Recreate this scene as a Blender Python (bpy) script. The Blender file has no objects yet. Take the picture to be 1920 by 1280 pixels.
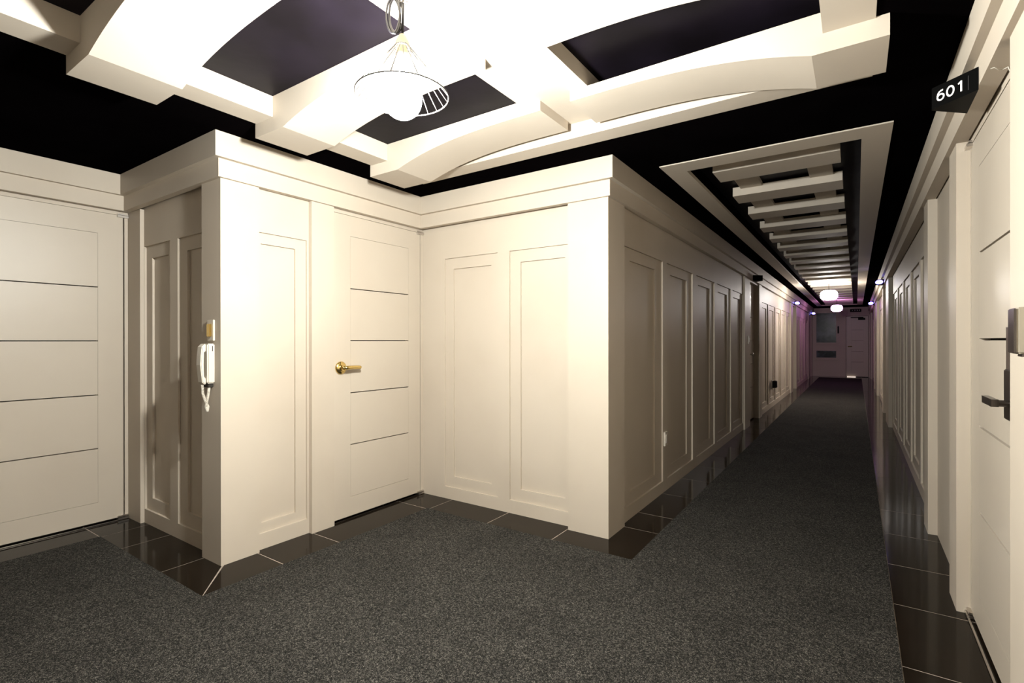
import bpy, bmesh, math, random
from mathutils import Vector, Matrix
random.seed(7)
S = bpy.context.scene
COL = S.collection

# ------------------------------------------------------------------ camera, world, exposure
F_PX = 948.9
cam_d = bpy.data.cameras.new('camera')
cam = bpy.data.objects.new('camera', cam_d)
COL.objects.link(cam)
cam_d.sensor_width = 36.0
cam_d.sensor_fit = 'HORIZONTAL'
cam_d.lens = F_PX / 1920 * 36.0
cam_d.clip_start = 0.01
yaw, pit, rol = math.radians(34.2325), math.radians(-0.0454), math.radians(-0.0656)
fw = Vector((-math.sin(yaw) * math.cos(pit), math.cos(yaw) * math.cos(pit), math.sin(pit)))
rt = Vector((math.cos(yaw), math.sin(yaw), 0))
up = rt.cross(fw)
r2 = rt * math.cos(rol) + up * math.sin(rol)
u2 = -rt * math.sin(rol) + up * math.cos(rol)
cam.matrix_world = Matrix(((r2.x, u2.x, -fw.x, 0), (r2.y, u2.y, -fw.y, 0), (r2.z, u2.z, -fw.z, 1.25), (0, 0, 0, 1)))
S.camera = cam

w = bpy.data.worlds.new('world')
S.world = w
w.use_nodes = True
w.node_tree.nodes['Background'].inputs[0].default_value = (0.0, 0.0, 0.0, 1)
w.node_tree.nodes['Background'].inputs[1].default_value = 0.0

S.view_settings.view_transform = 'Standard'
S.view_settings.look = 'None'
S.view_settings.exposure = 0.0
S.view_settings.gamma = 1.0
S.view_settings.use_curve_mapping = False

LAMP_STRENGTH = 1900.0      # bulb of the wire pendant
GLOBE_1 = 105.0             # first corridor lantern
GLOBE_2 = 27.0             # second corridor lantern
LED = 20.0                 # blue door signs
H = 2.40                   # ceiling height

# ------------------------------------------------------------------ materials
def mat(name, col, rough=0.5, metal=0.0, spec=0.5, bump=None, var=None, coat=0.0):
    m = bpy.data.materials.new(name)
    m.use_nodes = True
    nt = m.node_tree
    b = nt.nodes['Principled BSDF']
    b.inputs['Base Color'].default_value = (*col, 1)
    b.inputs['Roughness'].default_value = rough
    b.inputs['Metallic'].default_value = metal
    b.inputs['Specular IOR Level'].default_value = spec
    b.inputs['Coat Weight'].default_value = coat
    tc = nt.nodes.new('ShaderNodeTexCoord')
    geo = nt.nodes.new('ShaderNodeNewGeometry')
    if var:
        scale, col2, lo, hi = var
        n = nt.nodes.new('ShaderNodeTexNoise')
        n.inputs['Scale'].default_value = scale
        n.inputs['Detail'].default_value = 4
        nt.links.new(geo.outputs['Position'], n.inputs['Vector'])
        r = nt.nodes.new('ShaderNodeValToRGB')
        r.color_ramp.elements[0].position = lo
        r.color_ramp.elements[0].color = (*col, 1)
        r.color_ramp.elements[1].position = hi
        r.color_ramp.elements[1].color = (*col2, 1)
        nt.links.new(n.outputs['Fac'], r.inputs['Fac'])
        nt.links.new(r.outputs['Color'], b.inputs['Base Color'])
    if bump:
        scale, strength, dist = bump
        n = nt.nodes.new('ShaderNodeTexNoise')
        n.inputs['Scale'].default_value = scale
        n.inputs['Detail'].default_value = 3
        nt.links.new(geo.outputs['Position'], n.inputs['Vector'])
        bp = nt.nodes.new('ShaderNodeBump')
        bp.inputs['Strength'].default_value = strength
        bp.inputs['Distance'].default_value = dist
        nt.links.new(n.outputs['Fac'], bp.inputs['Height'])
        nt.links.new(bp.outputs['Normal'], b.inputs['Normal'])
    return m

def emis(name, col, strength):
    m = bpy.data.materials.new(name)
    m.use_nodes = True
    nt = m.node_tree
    nt.nodes.remove(nt.nodes['Principled BSDF'])
    e = nt.nodes.new('ShaderNodeEmission')
    e.inputs[0].default_value = (*col, 1)
    e.inputs[1].default_value = strength
    nt.links.new(e.outputs[0], nt.nodes['Material Output'].inputs[0])
    return m

WHITE = (0.53, 0.462, 0.380)
M = {}
M['paint'] = mat('satin white paint', WHITE, 0.5, spec=0.32, bump=(45, 0.05, 0.002), var=(1.7, (0.495, 0.426, 0.345), 0.45, 0.75))
M['door'] = mat('white door lacquer', (0.52, 0.455, 0.375), 0.40, spec=0.4, bump=(70, 0.04, 0.002), var=(2.3, (0.495, 0.428, 0.350), 0.45, 0.8))
M['plaster'] = mat('matt white plaster', (0.52, 0.457, 0.38), 0.6, bump=(60, 0.08, 0.003), var=(2.0, (0.495, 0.432, 0.355), 0.5, 0.8))
M['black'] = mat('black ceiling paint', (0.0016, 0.0012, 0.0014), 0.8, spec=0.0, bump=(6, 0.15, 0.01), var=(2.5, (0.003, 0.0023, 0.0026), 0.35, 0.8))
M['bed'] = mat('black ceiling paint with painted purple lamplight', (0.004, 0.003, 0.0042), 0.45, spec=0.05, bump=(6, 0.15, 0.01), var=(2.5, (0.010, 0.0073, 0.0125), 0.35, 0.8))  # ceiling black raised to purple, the pendant's light on the recesses put into the colour
M['gap'] = mat('dark gap', (0.02, 0.016, 0.012), 0.8)
M['grout'] = mat('pale grout', (0.42, 0.35, 0.29), 0.9, var=(30, (0.2, 0.17, 0.14), 0.4, 0.7))
M['brass'] = mat('brass', (0.78, 0.58, 0.22), 0.16, 1.0)
M['chrome'] = mat('brushed metal', (0.62, 0.58, 0.54), 0.28, 1.0)
M['gunmetal'] = mat('dark metal', (0.16, 0.145, 0.135), 0.3, 1.0)
M['plastic'] = mat('ivory plastic', (0.60, 0.55, 0.47), 0.35)
M['khaki'] = mat('bronze grey plastic', (0.36, 0.32, 0.25), 0.4)
M['signblack'] = mat('gloss black sign', (0.002, 0.002, 0.002), 0.4, spec=0.03)
M['letters'] = mat('white lettering', (0.9, 0.88, 0.88), 0.4)
M['cord'] = mat('grey cable', (0.012, 0.011, 0.014), 0.35)
M['wire'] = mat('cage wire', (0.035, 0.032, 0.03), 0.4, 0.0, 0.3)
M['socket'] = mat('cream bakelite', (0.78, 0.64, 0.42), 0.4)
M['glassdark'] = mat('night window glass', (0.010, 0.011, 0.018), 0.2, spec=0.12, var=(3.0, (0.13, 0.14, 0.18), 0.42, 0.72))
M['bulb'] = emis('bulb glow', (0.97, 0.98, 0.93), LAMP_STRENGTH)
M['globe1'] = emis('lantern glow near', (1.0, 0.95, 0.90), GLOBE_1)
M['globe2'] = emis('lantern glow far', (0.92, 0.40, 1.0), GLOBE_2)
M['led'] = emis('blue white led', (0.16, 0.12, 1.0), LED)
M['ledcore'] = emis('led number plate', (0.75, 0.75, 1.0), 12.0)
M['slit'] = emis('light under the door', (1.0, 0.85, 0.75), 1.6)

def tile_mat():
    m = mat('glossy black brown tile', (0.008, 0.0055, 0.0035), 0.10, spec=0.12, bump=(9, 0.05, 0.003), var=(5, (0.012, 0.008, 0.0055), 0.4, 0.7))
    return m
M['tile'] = tile_mat()

def carpet_mat():
    m = bpy.data.materials.new('charcoal loop carpet')
    m.use_nodes = True
    nt = m.node_tree
    b = nt.nodes['Principled BSDF']
    b.inputs['Roughness'].default_value = 0.95
    b.inputs['Specular IOR Level'].default_value = 0.1
    geo = nt.nodes.new('ShaderNodeNewGeometry')
    n1 = nt.nodes.new('ShaderNodeTexNoise'); n1.inputs['Scale'].default_value = 130; n1.inputs['Detail'].default_value = 5; n1.inputs['Roughness'].default_value = 0.75
    n2 = nt.nodes.new('ShaderNodeTexNoise'); n2.inputs['Scale'].default_value = 420; n2.inputs['Detail'].default_value = 2
    n3 = nt.nodes.new('ShaderNodeTexNoise'); n3.inputs['Scale'].default_value = 3; n3.inputs['Detail'].default_value = 3
    for n in (n1, n2, n3):
        nt.links.new(geo.outputs['Position'], n.inputs['Vector'])
    add = nt.nodes.new('ShaderNodeMath'); add.operation = 'ADD'
    nt.links.new(n1.outputs['Fac'], add.inputs[0]); nt.links.new(n2.outputs['Fac'], add.inputs[1])
    hal = nt.nodes.new('ShaderNodeMath'); hal.operation = 'MULTIPLY'; hal.inputs[1].default_value = 0.5
    nt.links.new(add.outputs[0], hal.inputs[0])
    r = nt.nodes.new('ShaderNodeValToRGB')
    e = r.color_ramp.elements
    e[0].position = 0.44; e[0].color = (0.006, 0.006, 0.0055, 1)
    e[1].position = 0.66; e[1].color = (0.35, 0.325, 0.285, 1)
    k = e.new(0.53); k.color = (0.041, 0.038, 0.034, 1)
    nt.links.new(hal.outputs[0], r.inputs['Fac'])
    mx = nt.nodes.new('ShaderNodeMix'); mx.data_type = 'RGBA'; mx.blend_type = 'MULTIPLY'; mx.inputs['Factor'].default_value = 0.5
    nt.links.new(r.outputs['Color'], mx.inputs['A']); nt.links.new(n3.outputs['Fac'], mx.inputs['B'])
    nt.links.new(mx.outputs['Result'], b.inputs['Base Color'])
    bp = nt.nodes.new('ShaderNodeBump'); bp.inputs['Strength'].default_value = 0.9; bp.inputs['Distance'].default_value = 0.006
    nt.links.new(hal.outputs[0], bp.inputs['Height'])
    nt.links.new(bp.outputs['Normal'], b.inputs['Normal'])
    return m
M['carpet'] = carpet_mat()

# ------------------------------------------------------------------ helpers
def link(name, bm, m, parent=None, smooth=False, loc=None):
    bmesh.ops.recalc_face_normals(bm, faces=bm.faces[:])
    me = bpy.data.meshes.new(name)
    bm.to_mesh(me); bm.free()
    for mm in (m if isinstance(m, (list, tuple)) else [m]):
        me.materials.append(mm)
    if smooth:
        for p in me.polygons: p.use_smooth = True
    o = bpy.data.objects.new(name, me)
    COL.objects.link(o)
    if parent: o.parent = parent
    if loc: o.location = loc
    return o

def tag(o, label=None, cat=None, group=None, kind=None):
    if label: o['label'] = label
    if cat: o['category'] = cat
    if group: o['group'] = group
    if kind: o['kind'] = kind
    return o

def empty(name, loc=(0, 0, 0), rz=0.0):
    o = bpy.data.objects.new(name, None)
    o.empty_display_size = 0.1
    COL.objects.link(o)
    o.location = loc; o.rotation_euler = (0, 0, rz)
    return o

def box(bm, x0, x1, y0, y1, z0, z1, mi=0):
    v = [bm.verts.new(p) for p in ((x0, y0, z0), (x1, y0, z0), (x1, y1, z0), (x0, y1, z0), (x0, y0, z1), (x1, y0, z1), (x1, y1, z1), (x0, y1, z1))]
    for f in ((0, 1, 2, 3), (4, 5, 6, 7), (0, 1, 5, 4), (1, 2, 6, 5), (2, 3, 7, 6), (3, 0, 4, 7)):
        bm.faces.new([v[i] for i in f]).material_index = mi

def boxobj(name, c, m, parent=None, bevel=0.0):
    bm = bmesh.new(); box(bm, *c)
    if bevel:
        bmesh.ops.recalc_face_normals(bm, faces=bm.faces[:])
        bmesh.ops.bevel(bm, geom=bm.edges[:], offset=bevel, segments=2, affect='EDGES')
    return link(name, bm, m, parent)

def prism(bm, pts, fn, a, b):
    """closed polygon pts extruded from a to b, fn(p, t) -> xyz"""
    va = [bm.verts.new(fn(p, a)) for p in pts]
    vb = [bm.verts.new(fn(p, b)) for p in pts]
    bm.faces.new(va); bm.faces.new(vb)
    n = len(pts)
    for i in range(n):
        bm.faces.new((va[i], va[(i + 1) % n], vb[(i + 1) % n], vb[i]))

def tube(bm, pts, r, seg=8, closed=False):
    n = len(pts); P = [Vector(p) for p in pts]; rings = []
    ref = None
    for i in range(n):
        if closed: d = P[(i + 1) % n] - P[i - 1]
        else: d = P[min(i + 1, n - 1)] - P[max(i - 1, 0)]
        d.normalize()
        if ref is None:
            ref = d.orthogonal().normalized()
        ref = (ref - d * ref.dot(d)).normalized()
        s = d.cross(ref)
        rr = r[i] if isinstance(r, (list, tuple)) else r
        rings.append([bm.verts.new(P[i] + (ref * math.cos(2 * math.pi * k / seg) + s * math.sin(2 * math.pi * k / seg)) * rr) for k in range(seg)])
    m = n if closed else n - 1
    for i in range(m):
        a, b = rings[i], rings[(i + 1) % n]
        for k in range(seg):
            bm.faces.new((a[k], a[(k + 1) % seg], b[(k + 1) % seg], b[k]))
    if not closed:
        bm.faces.new(rings[0]); bm.faces.new(rings[-1])

def lathe(bm, prof, seg=32, c=(0, 0, 0), axis='z'):
    rings = []
    for r, z in prof:
        ring = []
        for k in range(seg):
            a = 2 * math.pi * k / seg
            p = (r * math.cos(a), r * math.sin(a), z)
            if axis == 'x': p = (z, r * math.cos(a), r * math.sin(a))
            ring.append(bm.verts.new((c[0] + p[0], c[1] + p[1], c[2] + p[2])))
        rings.append(ring)
    for a, b in zip(rings, rings[1:]):
        for k in range(seg):
            bm.faces.new((a[k], a[(k + 1) % seg], b[(k + 1) % seg], b[k]))
    bm.faces.new(rings[0]); bm.faces.new(rings[-1])

def stepped(cells, se, ze, key, mapf, T):
    """solid with a stepped front: cells[i][j] = (key, depth) or None"""
    bm = bmesh.new(); cache = {}
    def V(i, j, d):
        k = (i, j, round(d, 5))
        if k not in cache: cache[k] = bm.verts.new(mapf(se[i], ze[j], d))
        return cache[k]
    ns, nz = len(se) - 1, len(ze) - 1
    def get(i, j):
        if 0 <= i < ns and 0 <= j < nz: return cells[i][j]
        return None
    for i in range(ns):
        for j in range(nz):
            c = cells[i][j]
            if c is None or c[0] != key: continue
            d = c[1]
            bm.faces.new((V(i, j, d), V(i + 1, j, d), V(i + 1, j + 1, d), V(i, j + 1, d)))
            bm.faces.new((V(i, j, -T), V(i + 1, j, -T), V(i + 1, j + 1, -T), V(i, j + 1, -T)))
            for (di, dj, a, b) in ((-1, 0, (i, j), (i, j + 1)), (1, 0, (i + 1, j), (i + 1, j + 1)), (0, -1, (i, j), (i + 1, j)), (0, 1, (i, j + 1), (i + 1, j + 1))):
                n = get(i + di, j + dj)
                if n is not None and n[0] == key:
                    if n[1] < d - 1e-6:
                        bm.faces.new((V(*a, d), V(*b, d), V(*b, n[1]), V(*a, n[1])))
                else:
                    bm.faces.new((V(*a, d), V(*b, d), V(*b, -T), V(*a, -T)))
    return bm

def build_wall(name, mapf, s0, s1, pil, pilz, panels, doors, label, pd, T=0.10, d1=0.014, d2=0.028,
               oz=(0.095, 1.905), iz=(0.18, 1.82), low=None):
    """pil: (a, b) pilasters; panels: (o0, o1, i0, i1); doors: (a, b, top)"""
    se = {s0, s1}; ze = {0.0, H}
    for pp in pil: se |= {pp[0], pp[1]}; ze |= {pilz}
    for p in panels: se |= set(p); ze |= set(oz) | set(iz)
    for a, b, t in doors: se |= {a, b}; ze |= {t}
    se = sorted(x for x in se if s0 - 1e-9 <= x <= s1 + 1e-9); ze = sorted(ze)
    cells = []
    for i in range(len(se) - 1):
        col = []
        for j in range(len(ze) - 1):
            s = (se[i] + se[i + 1]) / 2; z = (ze[j] + ze[j + 1]) / 2
            c = ('wall', 0.0)
            for a, b, t in doors:
                if a < s < b and z < t: c = None
            if c:
                for k, (a, b, ia, ib) in enumerate(panels):
                    if a < s < b and oz[0] < z < oz[1]:
                        c = ('p%d' % k, -d2 if (ia < s < ib and iz[0] < z < iz[1]) else -d1)
                for pp in pil:
                    if pp[0] < s < pp[1] and z < pilz: c = ('wall', pp[2] if len(pp) > 2 else pd)
            col.append(c)
        cells.append(col)
    wobj = link(name, stepped(cells, se, ze, 'wall', mapf, T), M['paint'])
    tag(wobj, label, 'wall', kind='structure')
    for k in range(len(panels)):
        link('panel', stepped(cells, se, ze, 'p%d' % k, mapf, T), M['paint'], wobj)
    return wobj

# ------------------------------------------------------------------ plan
XA, YB, XC, YD, XE, XR = -4.24, 1.415, -2.922, 2.98, -1.293, 0.382    # pilaster planes
YEND = 21.0
YBACK = -4.6

# walls, each a structure with its recessed panels as parts
build_wall('wall_left', lambda s, z, d: (-4.28 + d, s, z), YBACK, 1.465, [(YBACK, 0.50)], 2.16, [], [(0.565, 1.418, 2.137)],
           'cream lobby wall around the leftmost door', 0.04)
build_wall('wall_side', lambda s, z, d: (s, 1.462 - d, z), -4.28, -2.922, [(-4.28, -4.070, 0.024), (-3.14, -2.922)], 2.16,
           [(-4.065, -3.67, -3.975, -3.725), (-3.56, -3.14, -3.46, -3.20)], [],
           'shaded narrow cream wall carrying the wall phone', 0.047, T=0.06)
# corner block at the phone pilaster
build_wall('wall_lobby', lambda s, z, d: (-2.955 + d, s, z), 1.522, 3.035, [(1.522, 1.635), (1.985, 2.155)], 2.16,
           [(1.635, 1.972, 1.672, 1.898)], [(2.158, 3.012, 2.137)],
           'brightly lit cream wall around the brass handled door', 0.033, T=0.045, iz=(0.155, 1.84))
build_wall('wall_front', lambda s, z, d: (s, 3.035 - d, z), -2.955, -1.293, [(-1.580, -1.293)], 2.16,
           [(-2.715, -2.195, -2.632, -2.262), (-2.088, -1.580, -2.0, -1.637)], [],
           'brightly lit cream wall with two tall recessed panels', 0.055, T=0.06)
E_PAN = [(3.30, 4.14, 3.44, 3.98), (4.25, 5.06, 4.39, 4.90), (5.20, 5.98, 5.32, 5.81), (6.09, 6.87, 6.21, 6.71), (6.98, 7.70, 7.08, 7.58),
         (9.36, 10.16, 9.46, 10.02), (10.29, 11.10, 10.40, 10.98), (11.25, 12.02, 11.36, 11.90), (12.14, 12.92, 12.25, 12.80), (13.04, 13.74, 13.14, 13.62),
         (15.40, 16.22, 15.5, 16.1), (16.34, 17.16, 16.45, 17.05), (17.28, 18.10, 17.4, 18.0), (18.22, 19.04, 18.33, 18.92)]
build_wall('wall_corridor', lambda s, z, d: (-1.316 + d, s, z), 3.095, YEND,
           [(3.095, 3.25), (7.72, 8.13), (9.00, 9.28), (13.78, 14.25), (15.10, 15.32), (19.15, 19.85), (20.70, YEND)], 2.16, E_PAN,
           [(8.13, 9.00, 2.137), (14.25, 15.10, 2.137), (19.85, 20.70, 2.137)],
           'long panelled left wall of the corridor', 0.023, T=0.10)
R_PAN = [(4.47, 5.25, 4.60, 5.12), (5.37, 6.15, 5.50, 6.03), (6.28, 7.08, 6.40, 6.95), (7.20, 8.00, 7.32, 7.88), (8.12, 8.95, 8.24, 8.82),
         (11.25, 12.0, 11.35, 11.9), (12.12, 12.9, 12.22, 12.8), (13.02, 13.8, 13.12, 13.7), (16.6, 17.4, 16.7, 17.3), (17.55, 18.4, 17.65, 18.3), (18.55, 19.4, 18.65, 19.3)]
build_wall('wall_right', lambda s, z, d: (0.430 - d, s, z), YBACK, YEND,
           [(1.0, 2.100), (3.09, 3.30), (4.22, 4.44), (9.10, 9.85), (10.86, 11.15), (14.2, 15.2), (16.1, 16.45), (20.2, YEND)], 2.16, R_PAN,
           [(2.10, 3.072, 2.137), (9.93, 10.80, 2.137), (15.22, 16.08, 2.137)],
           'long panelled right wall beginning at the open right door frame', 0.048, T=0.10)
build_wall('wall_back', lambda s, z, d: (s, YBACK + d, z), -4.28, 0.43, [], 2.16, [], [], 'plain cream wall behind the lobby', 0.03)

# end wall with window openings and door
END_DOOR = (-0.30, 0.345, 2.10)
bm = bmesh.new()
se = [-1.33, -1.21, -0.55, -0.30, 0.345, 0.43]; ze = [0, 0.62, 0.93, 1.02, 1.15, 2.10, 2.26, H]
cells = []
for i in range(5):
    col = []
    for j in range(7):
        c = ('w', 0.0)
        if i == 1 and (j == 1 or j in (4, 5)): c = None
        if i == 3 and j <= 4: c = None
        if i == 2: c = ('w', 0.03)
        col.append(c)
    cells.append(col)
bm.free()
wend = link('wall_end', stepped(cells, se, ze, 'w', lambda s, z, d: (s, YEND - d, z), 0.12), M['paint'])
tag(wend, 'purple lit wall closing the far end of the corridor', 'wall', kind='structure')
bm = bmesh.new(); box(bm, -1.27, -0.53, YEND - 0.016, YEND, 0.13, 0.52)
box(bm, -1.22, -0.58, YEND - 0.03, YEND - 0.016, 0.49, 0.505)
link('panel', bm, M['paint'], wend)
bm = bmesh.new(); box(bm, -1.30, -0.50, YEND - 0.05, YEND, 0.56, 0.60)
link('ledge', bm, M['paint'], wend)

# windows at the corridor end
def window(name, x0, x1, z0, z1, label):
    bm = bmesh.new()
    fr = 0.035
    y0, y1 = YEND - 0.02, YEND + 0.06
    box(bm, x0, x0 + fr, y0, y1, z0, z1); box(bm, x1 - fr, x1, y0, y1, z0, z1)
    box(bm, x0 + fr, x1 - fr, y0, y1, z0, z0 + fr); box(bm, x0 + fr, x1 - fr, y0, y1, z1 - fr, z1)
    o = link(name, bm, M['paint'])
    tag(o, label, 'window', kind='structure')
    boxobj('pane', (x0 + fr, x1 - fr, YEND + 0.02, YEND + 0.035, z0 + fr, z1 - fr), M['glassdark'], o)
    return o
w1 = window('window_1', -1.21, -0.55, 1.15, 2.26, 'tall dark night window at the corridor end')
boxobj('window_sill', (-1.24, -0.52, YEND - 0.07, YEND + 0.02, 1.115, 1.15), M['paint'], w1, 0.005)
boxobj('latch', (-0.545, -0.50, YEND - 0.06, YEND - 0.0, 1.50, 1.76), M['signblack'], w1, 0.01)
w2 = window('window_2', -1.21, -0.55, 0.62, 0.93, 'low wide dark pane under the corridor end window')

# ------------------------------------------------------------------ crown trim: fascia and board, mitred
def crown(name, path, c0, c1, z0, z1, label):
    """path(c) -> list of xy at offset c"""
    a, b = path(c0), path(c1)
    bm = bmesh.new()
    q = []
    for (p, r) in zip(a, b):
        q.append([bm.verts.new((p[0], p[1], z0)), bm.verts.new((p[0], p[1], z1)), bm.verts.new((r[0], r[1], z1)), bm.verts.new((r[0], r[1], z0))])
    for u, v in zip(q, q[1:]):
        for k in range(4):
            bm.faces.new((u[k], u[(k + 1) % 4], v[(k + 1) % 4], v[k]))
    bm.faces.new(q[0]); bm.faces.new(q[-1])
    o = link(name, bm, M['paint'])
    tag(o, label, 'trim', kind='structure')
    return o
def pathL(c):
    return [(XA + c, YBACK), (XA + c, YB - c), (XC + c, YB - c), (XC + c, YD - c), (XE + c, YD - c), (XE + c, YEND - 0.03)]
def pathR(c):
    return [(XR - c, YEND - 0.03), (XR - c, YBACK)]
crown('trim_1', pathL, 0.050, -0.02, 2.262, H, 'deep upper cornice fascia running round the left walls')
crown('trim_2', pathL, 0.020, -0.02, 2.160, 2.262, 'stepped lower cornice board running round the left walls')
crown('trim_3', pathR, 0.050, -0.04, 2.262, H, 'deep upper cornice fascia along the right wall')
crown('trim_4', pathR, 0.020, -0.04, 2.160, 2.262, 'stepped lower cornice board along the right wall')
t5 = boxobj('trim_5', (XE, XR, YEND - 0.04, YEND, 2.29, H), M['paint'])
tag(t5, 'cornice above the dark window at the corridor end', 'trim', kind='structure')

# ------------------------------------------------------------------ doors
def door(name, mapf, a, b, fa, fb, label, top=2.135, hinge=None):
    """slab face at depth 0; field of five panels between fa and fb"""
    def bx(bm, s0, s1, z0, z1, d0, d1):
        p, q = mapf(s0, z0, d0), mapf(s1, z1, d1)
        box(bm, min(p[0], q[0]), max(p[0], q[0]), min(p[1], q[1]), max(p[1], q[1]), min(p[2], q[2]), max(p[2], q[2]))
    z0, z1 = 0.152, 1.992
    bot = 0.018
    bm = bmesh.new()
    bx(bm, a, fa, bot, top, -0.036, 0); bx(bm, fb, b, bot, top, -0.036, 0)
    bx(bm, fa, fb, bot, z0, -0.036, 0); bx(bm, fa, fb, z1, top, -0.036, 0)
    o = link(name, bm, M['door'])
    tag(o, label, 'door', kind='structure')
    g = 0.0045 if name == 'door_3' else 0.0034
    zs = [z0, 0.520, 0.886, 1.255, 1.622, z1]
    for k in range(5):
        bm = bmesh.new()
        e0 = 0.0018 if k == 0 else g; e1 = 0.0018 if k == 4 else g
        bx(bm, fa + 0.0010, fb - 0.0010, zs[k] + e0, zs[k + 1] - e1, -0.034, 0)
        link('panel', bm, M['door'], o)
    bm = bmesh.new(); bx(bm, a, b, 0.0, top, -0.06, -0.0365)
    link('backing', bm, M['gap'], o)
    if hinge is not None:
        for zz in (top - 0.012, 0.006):
            bm = bmesh.new()
            bx(bm, hinge - 0.045, hinge + 0.018, zz - 0.003, zz + 0.011, -0.02, 0.022)
            bx(bm, hinge - 0.045, hinge + 0.018, zz + 0.015, zz + 0.024, -0.02, 0.016)
            link('pivot_hinge', bm, M['chrome'], o)
    return o

d1 = door('door_1', lambda s, z, d: (-4.28 + d, s, z), 0.572, 1.410, 0.705, 1.266, 'cream door with five boards at the far left', hinge=1.418)
d2 = door('door_2', lambda s, z, d: (-2.957 + d, s, z), 2.166, 3.003, 2.315, 2.875, 'cream door with brass lever in the lit lobby wall', hinge=3.012)
d3 = door('door_3', lambda s, z, d: (0.432 - d, s, z), 2.14, 3.062, 2.285, 2.900, 'cream door with dark lever beneath the 601 sign', hinge=3.075)
# hardware of door_2: brass rose and lever
hx = -2.957
bm = bmesh.new()
lathe(bm, [(0.002, 0.0), (0.044, 0.0), (0.045, 0.006), (0.040, 0.013), (0.024, 0.018), (0.018, 0.020), (0.016, 0.042), (0.014, 0.050), (0.002, 0.052)], 32, (hx, 2.232, 1.066), 'x')
rose = link('door_handle', bm, M['brass'], d2, True)
bm = bmesh.new()
tube(bm, [(hx + 0.045, 2.225, 1.066), (hx + 0.050, 2.245, 1.067), (hx + 0.050, 2.28, 1.068), (hx + 0.047, 2.32, 1.068), (hx + 0.045, 2.362, 1.066), (hx + 0.045, 2.370, 1.066)], [0.012, 0.0145, 0.0135, 0.013, 0.0135, 0.009], 12)
link('lever', bm, M['brass'], rose, True)
bm = bmesh.new(); box(bm, hx - 0.02, hx + 0.004, 2.160, 2.172, 0.98, 1.15)
link('latch_plate', bm, M['brass'], d2)
# hardware of door_3: lock plate and lever
lp = boxobj('lock_plate', (0.412, 0.436, 2.185, 2.325, 0.985, 1.30), M['chrome'], d3, 0.006)
boxobj('lock_cover', (0.406, 0.413, 2.195, 2.318, 0.99, 1.155), M['gunmetal'], lp, 0.003)
bm = bmesh.new()
tube(bm, [(0.412, 2.235, 1.047), (0.372, 2.235, 1.047)], 0.011, 14)
box(bm, 0.360, 0.378, 2.222, 2.372, 1.036, 1.060)
link('lever', bm, M['gunmetal'], lp)
# corridor doors
dl = [('door_4', 8.14, 8.99, 'cream door recessed beside the first blank dark sign on the left'),
      ('door_5', 14.26, 15.09, 'second left corridor door between the pale panels'),
      ('door_6', 19.86, 20.69, 'last left corridor door beside the dark window')]
for n, a, b, lab in dl:
    o = door(n, lambda s, z, d: (-1.375 + d, s, z), a, b, a + 0.14, b - 0.13, lab)
    bm = bmesh.new(); lathe(bm, [(0.002, 0), (0.028, 0), (0.028, 0.01), (0.012, 0.014), (0.012, 0.04), (0.026, 0.048), (0.026, 0.062), (0.002, 0.07)], 20, (-1.375, a + 0.40 if n == 'door_4' else a + 0.07, 1.04), 'x')
    link('door_knob', bm, M['chrome'], o, True)
dr = [('door_7', 9.94, 10.79, 'first farther right corridor door past the dim panels'),
      ('door_8', 15.23, 16.07, 'last right corridor door in the purple light')]
for n, a, b, lab in dr:
    o = door(n, lambda s, z, d: (0.47 - d, s, z), a, b, a + 0.14, b - 0.13, lab)
    bm = bmesh.new(); tube(bm, [(0.47, a + 0.08, 1.04), (0.40, a + 0.08, 1.04), (0.40, a + 0.2, 1.04)], 0.012, 10)
    link('lever', bm, M['gunmetal'], o)
    boxobj('lock_plate', (0.44, 0.47, a + 0.03, a + 0.13, 1.18, 1.42), M['gunmetal'], o)
d9 = door('door_9', lambda s, z, d: (s, YEND + 0.03 - d, z), -0.290, 0.335, -0.14, 0.20, 'purple lit door closing the corridor end', top=2.09)
bm = bmesh.new(); tube(bm, [(-0.235, YEND + 0.03, 1.05), (-0.235, YEND - 0.03, 1.05), (-0.12, YEND - 0.03, 1.05)], 0.016, 10)
link('lever', bm, M['brass'], d9)
bm = bmesh.new(); box(bm, 0.05, 0.25, YEND - 0.03, YEND + 0.03, 1.96, 2.03); box(bm, -0.16, 0.20, YEND - 0.06, YEND - 0.03, 2.03, 2.06)
link('door_closer', bm, M['signblack'], d9)
boxobj('threshold_light', (-0.27, -0.02, YEND - 0.005, YEND + 0.03, 0.003, 0.012), M['slit'], d9)

# ------------------------------------------------------------------ floor with border tiles, carpet
fl = boxobj('floor', (-4.40, 0.56, YBACK - 0.1, YEND + 0.2, -0.12, -0.0008), M['grout'])
tag(fl, 'pale grouted floor under black glossy border tiles', 'floor', kind='structure')
def tile(pts):
    bm = bmesh.new()
    cx = sum(p[0] for p in pts) / len(pts); cy = sum(p[1] for p in pts) / len(pts)
    g = 0.0028
    q = [(x + (g if x < cx else -g), y + (g if y < cy else -g)) for x, y in pts]
    tx, ty = random.uniform(-0.0022, 0.0022), random.uniform(-0.0012, 0.0012)
    prism(bm, q, lambda p, t: (p[0], p[1], t + (tx * (p[0] - cx) + ty * (p[1] - cy) if t > -0.003 else 0)), -0.006, 0.0)
    link('tile', bm, M['tile'], fl)
def tr(x0, x1, y0, y1): tile([(x0, y0), (x1, y0), (x1, y1), (x0, y1)])
CX_A, CY_B, CX_C, CY_D, CX_E, CX_R = -4.0, 1.193, -2.652, 2.767, -1.060, 0.143
ys = [YBACK, -4.0, -3.45, -2.9, -2.35, -1.8, -1.55, -1.0, -0.45, 0.1, 0.65, 1.193]
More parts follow.
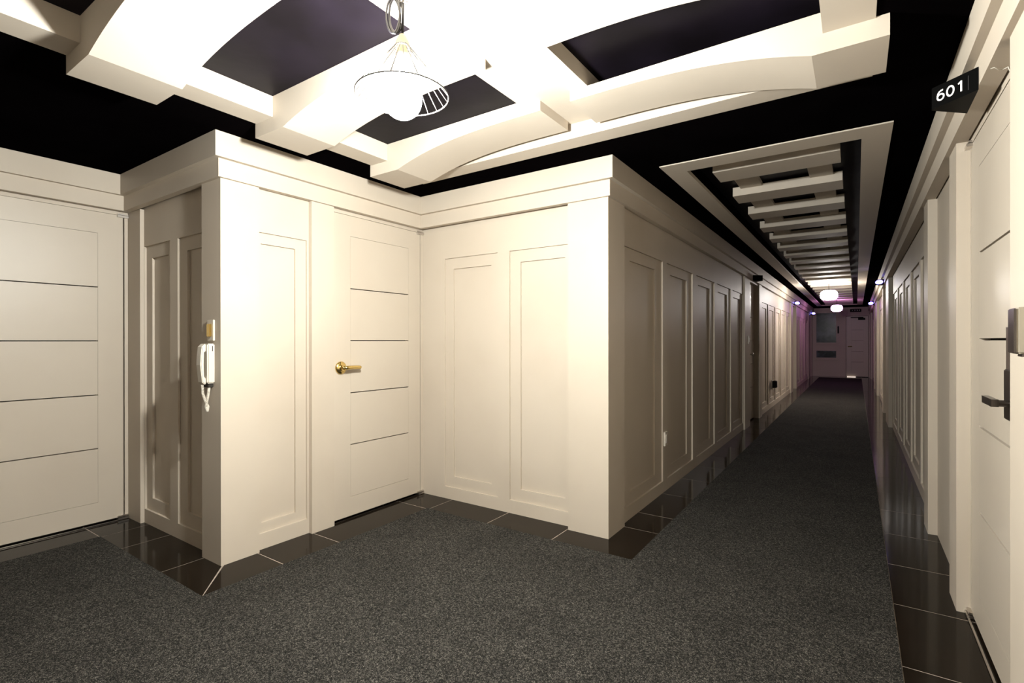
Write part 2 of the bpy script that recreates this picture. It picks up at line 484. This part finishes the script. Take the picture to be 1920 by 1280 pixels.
for a, b in zip(ys, ys[1:]): tr(-4.36, CX_A, a, b)
tr(-4.36, CX_A, CY_B, 1.48)
for a, b in ((CX_A, -3.67), (-3.67, -3.117)): tr(a, b, CY_B, 1.48)
tile([(-3.117, CY_B), (CX_C - 0.002, CY_B), (-2.93, 1.43), (-2.93, 1.48), (-3.117, 1.48)])
tile([(CX_C, CY_B + 0.004), (CX_C, 1.625), (-3.0, 1.625), (-3.0, 1.48), (-2.926, 1.43)])
for a, b in ((1.625, 1.997), (1.997, CY_D)): tr(-3.05, CX_C, a, b)
tr(-3.05, -2.637, CY_D, 3.06)
for a, b in ((-2.637, -2.098), (-2.098, -1.588), (-1.588, CX_E)): tr(a, b, CY_D, 3.06 if b < -1.5 else 3.243)
yy = [3.243, 3.572]
while yy[-1] < YEND - 0.8: yy.append(yy[-1] + 0.55)
yy.append(YEND + 0.05)
for a, b in zip(yy, yy[1:]): tr(-1.42, CX_E, a, b)
yy = [YBACK, -3.9, -3.3, -2.7, -2.0, -1.4, -0.85, -0.3, 0.25, 0.80, 1.35, 1.90, 2.45, 3.01, 3.535]
while yy[-1] < YEND - 0.8: yy.append(yy[-1] + 0.55)
yy.append(YEND + 0.05)
for a, b in zip(yy, yy[1:]): tr(CX_R, 0.50, a, b)
for a, b in ((CX_E, -0.5), (-0.5, CX_R)): tr(a, b, 20.25, YEND + 0.05)

bm = bmesh.new()
out = [(CX_R, YBACK), (CX_R, 20.25), (CX_E, 20.25), (CX_E, CY_D), (CX_C, CY_D), (CX_C, CY_B), (CX_A, CY_B), (CX_A, YBACK)]
prism(bm, out, lambda p, t: (p[0], p[1], t), -0.004, 0.004)
carpet = link('carpet', bm, M['carpet'])
tag(carpet, 'charcoal speckled carpet filling the lobby and running down the corridor', 'carpet')

# metal thresholds under the near doors
def thresh(c, lab, m):
    o = boxobj('threshold_strip', c, m, None, 0.0008); tag(o, lab, 'threshold')
thresh((0.412, 0.420, 2.12, 3.06, 0.0015, 0.006), 'thin pale metal strip beneath the door with dark lever', M['chrome'])
thresh((-2.951, -2.945, 2.17, 2.99, 0.0015, 0.005), 'thin metal strip under the door with brass lever', M['gunmetal'])
thresh((-4.272, -4.262, 0.58, 1.40, 0.0015, 0.006), 'pale metal strip beneath the far left door', M['chrome'])

# ------------------------------------------------------------------ ceiling
LX0, LX1, LY0, LY1 = -2.61, 0.058, -1.30, 2.690      # lobby opening (outer ring)
CX0, CX1, CY0, CY1 = -1.074, 0.162, 3.310, 19.55     # corridor frame outer
se = [-4.45, LX0, CX0, LX1, CX1, 0.60]; ze = [YBACK - 0.1, LY0, LY1, CY0, CY1, YEND + 0.15]
cells = []
for i in range(5):
    col = []
    for j in range(5):
        xm = (se[i] + se[i + 1]) / 2; ym = (ze[j] + ze[j + 1]) / 2
        hole = (LX0 < xm < LX1 and LY0 < ym < LY1) or (CX0 < xm < CX1 and CY0 < ym < CY1)
        col.append(None if hole else ('c', 0.0))
    cells.append(col)
ceil = link('ceiling', stepped(cells, se, ze, 'c', lambda s, t, d: (s, t, H - d), 0.18), M['black'])
tag(ceil, 'black painted ceiling around both white coffers', 'ceiling', kind='structure')
bm = bmesh.new()
box(bm, LX0 - 0.02, -1.10, LY0 - 0.02, LY1 + 0.02, 2.500, 2.60)       # left recess bed
box(bm, -1.10, LX1 + 0.02, LY0 - 0.02, LY1 + 0.02, 2.555, 2.60)
box(bm, CX0 - 0.02, CX1 + 0.02, CY0 - 0.02, CY1 + 0.02, 2.505, 2.60)
link('recess_bed', bm, M['bed'], ceil)

# lobby lattice: ring, spine, arched beams
lat = empty('ceiling_lattice', (-1.26, 1.2, 2.39))
tag(lat, 'large white ceiling lattice with arched beams above the wire pendant', 'ceiling lattice')
def sub(name, bm, m, par=None, smooth=False):
    o = link(name, bm, m, par or lat, smooth)
    if (par or lat) is lat: o.location = (1.26, -1.2, -2.39)
    return o
ZR = 2.394
IX0, IX1, IY0, IY1 = -2.46, -0.103, -1.15, 2.557
for c in ((LX0, IX0, LY0, LY1, ZR, 2.499), (IX1, LX1, LY0, LY1, ZR, 2.554), ):
    bm = bmesh.new(); box(bm, *c); sub('frame_side', bm, M['plaster'])
for y0, y1 in ((IY1, LY1), (LY0, IY0)):
    bm = bmesh.new(); box(bm, IX0, IX1, y0, y1, ZR, 2.499); sub('frame_side', bm, M['plaster'])
bm = bmesh.new(); box(bm, -1.447, -1.067, IY0, IY1, 2.475, 2.499)
box(bm, -1.099, -1.067, IY0, IY1, 2.499, 2.554)
sub('spine', bm, M['plaster'])
def arch(L, n=20):
    out = []
    for i in range(n + 1):
        d = L * i / n
        out.append((d, 2.322 + 0.102 * (1 - max(0.0, 1 - d / 1.03) ** 3.1)))
    return out
def beam(y0, y1):
    # left half: flat foot, then arched soffit
    p = [(-2.622, 2.399), (-2.622, 2.322)] + [(-2.370 + d, z) for d, z in arch(1.04)] + [(-1.33, 2.4745), (-1.447, 2.4745), (-1.447, 2.4985), (-2.459, 2.4985), (-2.459, 2.399)]
    bm = bmesh.new()
    prism(bm, p, lambda q, t: (q[0], t, q[1]), y0, y1)
    sub('arched_beam', bm, M['plaster'])
    p = [(0.098, 2.399), (0.098, 2.322)] + [(-0.139 - d, z) for d, z in arch(1.02)] + [(-1.159, 2.4745), (-0.104, 2.4745), (-0.104, 2.399)]
    bm = bmesh.new()
    prism(bm, p, lambda q, t: (q[0], t, q[1]), y0, y1)
    sub('arched_beam', bm, M['plaster'])
for y0, y1 in ((2.212, 2.512), (1.448, 1.752), (0.674, 0.992), (-0.09, 0.22), (-0.86, -0.55)):
    beam(y0, y1)

# corridor frame and slats
gr = empty('slatted_ceiling_panel', (-0.46, 11.4, 2.39))
tag(gr, 'long white framed ceiling panel of cross slats over the corridor', 'ceiling panel')
def gsub(name, bm, m):
    o = link(name, bm, m, gr); o.location = (0.46, -11.4, -2.39); return o
GX0, GX1, GY0, GY1 = -0.944, 0.025, 3.487, 19.38
for c in ((CX0, GX0, CY0, CY1), (GX1, CX1, CY0, CY1), (GX0, GX1, CY0, GY0), (GX0, GX1, GY1, CY1)):
    bm = bmesh.new(); box(bm, *c, 2.393, 2.418); gsub('frame_side', bm, M['plaster'])
bm = bmesh.new()
for c in ((CX0, GX0, CY0, CY1), (GX1, CX1, CY0, CY1), (GX0, GX1, CY0, GY0), (GX0, GX1, GY1, CY1)):
    box(bm, *c, 2.4182, 2.5045)
gsub('recess_side', bm, M['black'])
for x0, x1 in ((-0.768, -0.612), (-0.288, -0.140)):
    bm = bmesh.new(); box(bm, x0, x1, 3.60, 19.3, 2.472, 2.504); gsub('rail', bm, M['plaster'])
bm0 = bmesh.new(); box(bm0, -0.828, -0.083, 0, 0.258, 2.420, 2.489)
sl = gsub('slat', bm0, M['plaster'])
sl.location = (0.46, -11.4 + 3.705, -2.39)
k = 1
while 3.705 + 0.6985 * k < 19.1:
    c = sl.copy(); COL.objects.link(c); c.parent = gr
    c.location = (0.46, -11.4 + 3.705 + 0.6985 * k, -2.39); k += 1
# close slats over the rails: the notched ends stand free of the rails

# ------------------------------------------------------------------ wire pendant
PX, PY = -1.230, 1.171
DROP = 0.021
pen = empty('pendant_lamp', (PX, PY, 2.475))
tag(pen, 'bare bulb pendant in a conical wire cage on a looped grey cable', 'lamp')
def psub(name, bm, m, par=None, smooth=True):
    o = link(name, bm, m, par or pen, smooth)
    if par is None: o.location = (-PX, -PY, -2.475 - (0 if name == 'cable' else DROP))
    return o
bm = bmesh.new()
tube(bm, [(PX, PY, 2.474), (PX + 0.002, PY, 2.42), (PX + 0.004, PY, 2.35), (PX, PY, 2.27 - DROP)], 0.0042, 8)
cab = psub('cable', bm, M['cord'])
bm = bmesh.new()
rx, ry = math.cos(yaw), math.sin(yaw)
pts = []
for i in range(96):
    a = i / 96 * 2 * math.pi * 3
    wob = 1 + 0.10 * math.sin(a * 0.37 + 1)
    u = -0.026 + 0.021 * math.cos(a) * wob
    pts.append((PX + rx * u + 0.004 * math.sin(a * .5), PY + ry * u + 0.006 * math.cos(a * .33), 2.338 + 0.058 * math.sin(a) * (1 + 0.06 * math.sin(a * 0.6))))
tube(bm, pts, 0.0038, 8)
psub('cable_loops', bm, M['cord'])
bm = bmesh.new()
tube(bm, [(PX - 0.012, PY - 0.004, 2.377), (PX + 0.0, PY - 0.009, 2.378), (PX + 0.02, PY + 0.004, 2.377), (PX + 0.004, PY + 0.009, 2.377)], 0.002, 6)
psub('cable_tie', bm, M['gunmetal'])
bm = bmesh.new()
lathe(bm, [(0.004, 2.276), (0.010, 2.274), (0.016, 2.264), (0.022, 2.250), (0.0255, 2.238), (0.0245, 2.235), (0.003, 2.235)], 28, (PX, PY, 0))
psub('lamp_cap', bm, M['socket'])
bm = bmesh.new()
lathe(bm, [(0.003, 2.2352), (0.018, 2.2352), (0.019, 2.20), (0.017, 2.172), (0.003, 2.170)], 24, (PX, PY, 0))
psub('socket', bm, M['socket'])
bm = bmesh.new()
prof = [(0.003, 2.169), (0.014, 2.168), (0.016, 2.145), (0.018, 2.128)]
R = 0.0625; zc = 2.062
for i in range(1, 15):
    a = math.radians(20 + i * (180 - 20) / 15)
    prof.append((R * math.sin(a), zc + R * math.cos(a)))
prof.append((0.002, zc - R))
lathe(bm, prof, 32, (PX, PY, 0))
psub('bulb', bm, M['bulb'])
RR, RZ = 0.150, 2.076
bm = bmesh.new()
tube(bm, [(PX + RR * math.cos(t * math.pi / 32), PY + RR * math.sin(t * math.pi / 32), RZ) for t in range(64)], 0.0022, 8, True)
psub('cage_ring', bm, M['wire'])
bm = bmesh.new()
tube(bm, [(PX + 0.024 * math.cos(t * math.pi / 16), PY + 0.024 * math.sin(t * math.pi / 16), 2.236) for t in range(32)], 0.002, 8, True)
psub('cage_collar', bm, M['wire'])
for i in range(23):
    a = 2 * math.pi * i / 23 + 0.1
    bm = bmesh.new()
    tube(bm, [(PX + 0.024 * math.cos(a), PY + 0.024 * math.sin(a), 2.236), (PX + RR * math.cos(a), PY + RR * math.sin(a), RZ)], 0.0016, 6)
    psub('cage_wire', bm, M['wire'])

# ------------------------------------------------------------------ corridor lanterns
def lantern(y, x, z, a, hgt, m, lab):
    e = empty('hanging_lantern', (x, y, 2.42))
    tag(e, lab, 'lamp', 'glowing lanterns down the corridor')
    bm = bmesh.new()
    prof = []
    n = 16
    for i in range(n + 1):
        t = -math.pi / 2 + math.pi * i / n
        c, s = math.cos(t), math.sin(t)
        prof.append((max(0.004, a * abs(c) ** 0.6), hgt * math.copysign(abs(s) ** 0.75, s)))
    lathe(bm, prof, 28, (x, y, z))
    o = link('lantern_shade', bm, m, e, True); o.location = (-x, -y, -2.42)
    bm = bmesh.new()
    lathe(bm, [(0.004, 0), (0.05, 0), (0.05, 0.012), (0.004, 0.012)], 20, (x, y, z + hgt + 0.001))
    tube(bm, [(x, y, z + hgt + 0.012), (x, y, 2.419)], 0.006, 8)
    o = link('lantern_stem', bm, M['gunmetal'], e); o.location = (-x, -y, -2.42)
lantern(12.04, -0.458, 2.168, 0.152, 0.098, M['globe1'], 'nearer and larger glowing white oval lantern under the corridor slats')
lantern(17.15, -0.462, 2.175, 0.140, 0.095, M['globe2'], 'farther smaller glowing oval lantern in front of the end window')

# ------------------------------------------------------------------ door number signs
def wedge(side, y, lab, number=None, glow=False):
    """prism projecting from the cornice board; side +1 right wall, -1 left wall"""
    xb = XR - 0.021 if side > 0 else XE + 0.021
    e = empty('door_sign', (xb, y, 2.185))
    tag(e, lab, 'sign', 'wedge signs above the corridor doors')
    bm = bmesh.new()
    tip = -side * 0.118
    pts = [(0, -0.115), (tip, -0.006), (tip, 0.006), (0, 0.115)]
    prism(bm, pts, lambda p, t: (p[0], p[1], t), -0.040, 0.042)
    link('sign_body', bm, M['signblack'], e)
    # near face frame: from near base (0,-.115) to tip (tip,-.006)
    A = Vector((0, -0.115, 0)); B = Vector((tip, -0.006, 0))
    if side > 0: left, right = B, A
    else: left, right = A, B
    ux = (right - left).normalized()
    nrm = Vector((0, 0, 1)).cross(ux) * -1
    if nrm.y > 0: nrm = -nrm
    L = (right - left).length
    if number:
        def glyph(ch):
            out = []
            if ch == '0':
                out.append(([(0.0118 * math.cos(t * math.pi / 12), 0.0175 * math.sin(t * math.pi / 12)) for t in range(24)], True))
            if ch == '6':
                out.append(([(0.0115 * math.cos(t * math.pi / 12), -0.0065 + 0.0110 * math.sin(t * math.pi / 12)) for t in range(24)], True))
                out.append(([(-0.0114, -0.006), (-0.0112, 0.001), (-0.0095, 0.008), (-0.0055, 0.0140), (0.0010, 0.0170), (0.0085, 0.0175)], False))
            if ch == '1':
                out.append(([(0.003, -0.0195), (0.003, 0.0195)], False))
                out.append(([(-0.0075, 0.0110), (-0.002, 0.0140), (0.0025, 0.0180)], False))
            return out
        wd = 0.0030
        for n_, ch in enumerate(number):
            c0 = left + ux * (L * (0.205 + 0.215 * n_)) + nrm * 0.0012
            bm = bmesh.new()
            for pl, closed in glyph(ch):
                P = [Vector((p[0], p[1])) for p in pl]; m_ = len(P); rows = []
                for i_ in range(m_):
                    dd = (P[(i_ + 1) % m_] - P[i_ - 1]) if closed else (P[min(i_ + 1, m_ - 1)] - P[max(i_ - 1, 0)])
                    dd.normalize(); nn = Vector((-dd.y, dd.x))
                    rows.append([bm.verts.new(c0 + ux * q.x + Vector((0, 0, q.y)) + nrm * t) for q, t in ((P[i_] + nn * wd, 0), (P[i_] - nn * wd, 0), (P[i_] - nn * wd, 0.0008), (P[i_] + nn * wd, 0.0008))])
                rng = range(m_) if closed else range(m_ - 1)
                for i_ in rng:
                    a_, b_ = rows[i_], rows[(i_ + 1) % m_]
                    for k_ in range(4): bm.faces.new((a_[k_], a_[(k_ + 1) % 4], b_[(k_ + 1) % 4], b_[k_]))
                if not closed: bm.faces.new(rows[0]); bm.faces.new(rows[-1])
            link('digit', bm, M['letters'], e)
        bm = bmesh.new()
        c = left + ux * (L * 0.80) + nrm * 0.0006
        q = [c + ux * sx * 0.0012 + Vector((0, 0, sz)) + nrm * t for t in (0, 0.0008) for sx, sz in ((-1, -0.026), (1, -0.026), (1, 0.026), (-1, 0.026))]
        vs = [bm.verts.new(v) for v in q]
        for f in ((0, 1, 2, 3), (4, 5, 6, 7), (0, 1, 5, 4), (1, 2, 6, 5), (2, 3, 7, 6), (3, 0, 4, 7)): bm.faces.new([vs[i] for i in f])
        link('seam', bm, M['cord'], e)
    if glow:
        for nm, mt, ins, off in (('light_panel', M['led'], 0.10, 0.002), ('lit_number', M['ledcore'], 0.28, 0.004)):
            bm = bmesh.new()
            ha = L * (0.5 - ins); hz = 0.032 if nm == 'light_panel' else 0.020
            cc = left + ux * (L * 0.5)
            ring = [cc + ux * (ha * math.copysign(abs(math.cos(t * math.pi / 14)) ** 0.8, math.cos(t * math.pi / 14))) + Vector((0, 0, hz * math.sin(t * math.pi / 14))) for t in range(28)]
            prism(bm, ring, lambda p, t: tuple(p + nrm * t), off - 0.0018, off)
            link(nm, bm, mt, e)
    return e
wedge(1, 2.545, 'black wedge door sign reading 601 on the right cornice', '601')
wedge(-1, 8.35, 'unlit black wedge sign on the left corridor cornice')
wedge(-1, 14.45, 'blue glowing wedge sign above the second left corridor door', glow=True)
wedge(-1, 20.2, 'blue glowing wedge sign on the left beside the dark end window', glow=True)
wedge(1, 10.05, 'blue glowing wedge sign nearest on the right cornice', glow=True)
wedge(1, 15.6, 'blue glowing wedge sign farthest along the right cornice', glow=True)

# exit board on the end wall
ex = empty('exit_sign', (-0.02, YEND - 0.04, 2.285))
tag(ex, 'small dark sign board above the corridor end door', 'sign')
bm = bmesh.new(); box(bm, -0.16, 0.16, -0.03, 0.0, -0.05, 0.05); link('sign_board', bm, M['signblack'], ex)
bm = bmesh.new()
for x in (-0.11, -0.035, 0.03, 0.09):
    box(bm, x, x + 0.035, -0.032, -0.03, 0.005, 0.014); box(bm, x + 0.012, x + 0.02, -0.032, -0.03, -0.02, 0.02)
tag(link('lettering', bm, M['letters'], ex), kind='stuff')

# ------------------------------------------------------------------ wall phone and switches
YP = 1.415
ph = empty('wall_phone', (-3.03, YP, 1.12))
tag(ph, 'ivory handset intercom phone with coiled cord below a switch', 'phone')
def rb(name, c, m, par, bev):
    return boxobj(name, c, m, par, bev)
base = rb('phone_base', (-0.045, 0.045, -0.040, 0.0, -0.105, 0.118), M['plastic'], ph, 0.006)
rb('bracket', (-0.030, 0.030, -0.030, -0.001, -0.128, -0.1052), M['gap'], ph, 0.003)
rb('slots', (0.0452, 0.0462, -0.016, -0.012, 0.075, 0.105), M['gap'], base, 0)
bm = bmesh.new()
prof = [(-0.046, -0.110), (-0.060, -0.098), (-0.066, -0.04), (-0.070, 0.0), (-0.067, 0.05), (-0.062, 0.10), (-0.046, 0.116), (-0.041, 0.112), (-0.041, 0.078), (-0.050, 0.068), (-0.052, 0.0), (-0.050, -0.066), (-0.041, -0.078), (-0.041, -0.108)]
prism(bm, prof, lambda p, t: (t, p[0] * 1.0, p[1]), -0.022, 0.030)
bmesh.ops.recalc_face_normals(bm, faces=bm.faces[:])
bmesh.ops.bevel(bm, geom=[e for e in bm.edges if abs(e.verts[0].co.x - e.verts[1].co.x) < 1e-5], offset=0.004, segments=2, affect='EDGES')
link('handset', bm, M['plastic'], ph)
bm = bmesh.new()
def coil(bm, path, rc, rw, turns, n):
    P = [Vector(p) for p in path]
    pts = []
    for i in range(n):
        t = i / (n - 1) * (len(P) - 1); k = min(int(t), len(P) - 2); f = t - k
        c = P[k].lerp(P[k + 1], f)
        a = turns * 2 * math.pi * i / (n - 1)
        pts.append(c + Vector((rc * math.cos(a), rc * math.sin(a), 0)))
    tube(bm, pts, rw, 5)
coil(bm, [(0.01, -0.052, -0.112), (0.012, -0.050, -0.16), (0.016, -0.040, -0.20), (0.020, -0.026, -0.235), (0.018, -0.030, -0.262)], 0.0058, 0.0022, 34, 420)
coil(bm, [(0.018, -0.030, -0.262), (0.024, -0.040, -0.236), (0.022, -0.030, -0.19), (0.018, -0.022, -0.15), (0.015, -0.018, -0.128)], 0.0058, 0.0022, 32, 400)
link('coiled_cord', bm, M['plastic'], ph, True)
sw = empty('light_switch', (-3.02, YP, 1.313))
tag(sw, 'ivory rocker light switch on a brass edged plate above the phone', 'switch')
rb('switch_plate', (-0.036, 0.036, -0.010, 0.0, -0.060, 0.060), M['plastic'], sw, 0.003)
rb('rocker', (-0.018, 0.020, -0.022, -0.0102, -0.036, 0.036), M['brass'], sw, 0.003)

o = empty('outlet_plate', (-1.316, 4.19, 0.44)); tag(o, 'small ivory blank plate low on the near corridor panelling', 'outlet')
rb('plate', (0.0, 0.014, -0.035, 0.035, -0.058, 0.058), M['plastic'], o, 0.002)
rb('insert', (0.0142, 0.018, -0.020, 0.020, -0.035, 0.035), M['plastic'], o, 0.001)
o = empty('wall_switch', (-1.293, 7.98, 1.265)); tag(o, 'small white switch beside the first left corridor door', 'switch')
rb('switch_plate', (0.0, 0.010, -0.035, 0.035, -0.06, 0.06), M['plastic'], o, 0.002)
rb('rocker', (0.0102, 0.020, -0.015, 0.015, -0.03, 0.03), M['plastic'], o, 0.002)
o = empty('socket_box', (-1.316, 10.66, 0.43)); tag(o, 'black box low on the lit left corridor panelling', 'box')
rb('box_body', (0.012, 0.075, -0.075, 0.075, -0.065, 0.065), M['signblack'], o, 0.006)
rb('backplate', (-0.010, 0.0118, -0.06, 0.06, -0.09, 0.075), M['plastic'], o, 0.001)
rb('box_lid', (0.0752, 0.081, -0.068, 0.068, -0.058, 0.058), M['signblack'], o, 0.002)

# card reader on the near right pilaster
cr = empty('card_reader', (XR, 1.845, 1.275))
tag(cr, 'bronze grey access reader box at the right picture edge', 'reader')
rb('reader_body', (-0.040, 0.0, -0.036, 0.034, -0.060, 0.061), M['khaki'], cr, 0.004)
rb('reader_front', (-0.0450, -0.0402, -0.034, 0.032, -0.058, 0.059), M['gunmetal'], cr, 0.002)
rb('reader_lip', (-0.030, 0.0, -0.034, 0.010, -0.067, -0.0602), M['gunmetal'], cr, 0.001)

# loose cable end under the right cornice
bm = bmesh.new()
tube(bm, [(0.372, 2.30, 2.158), (0.378, 2.28, 2.152), (0.39, 2.30, 2.149), (0.402, 2.31, 2.150), (0.412, 2.285, 2.146), (0.416, 2.29, 2.132)], 0.0016, 6)
o = link('loose_wire', bm, M['plastic'], None, True)
tag(o, 'short loose white wire hanging under the cornice above the right door', 'wire')
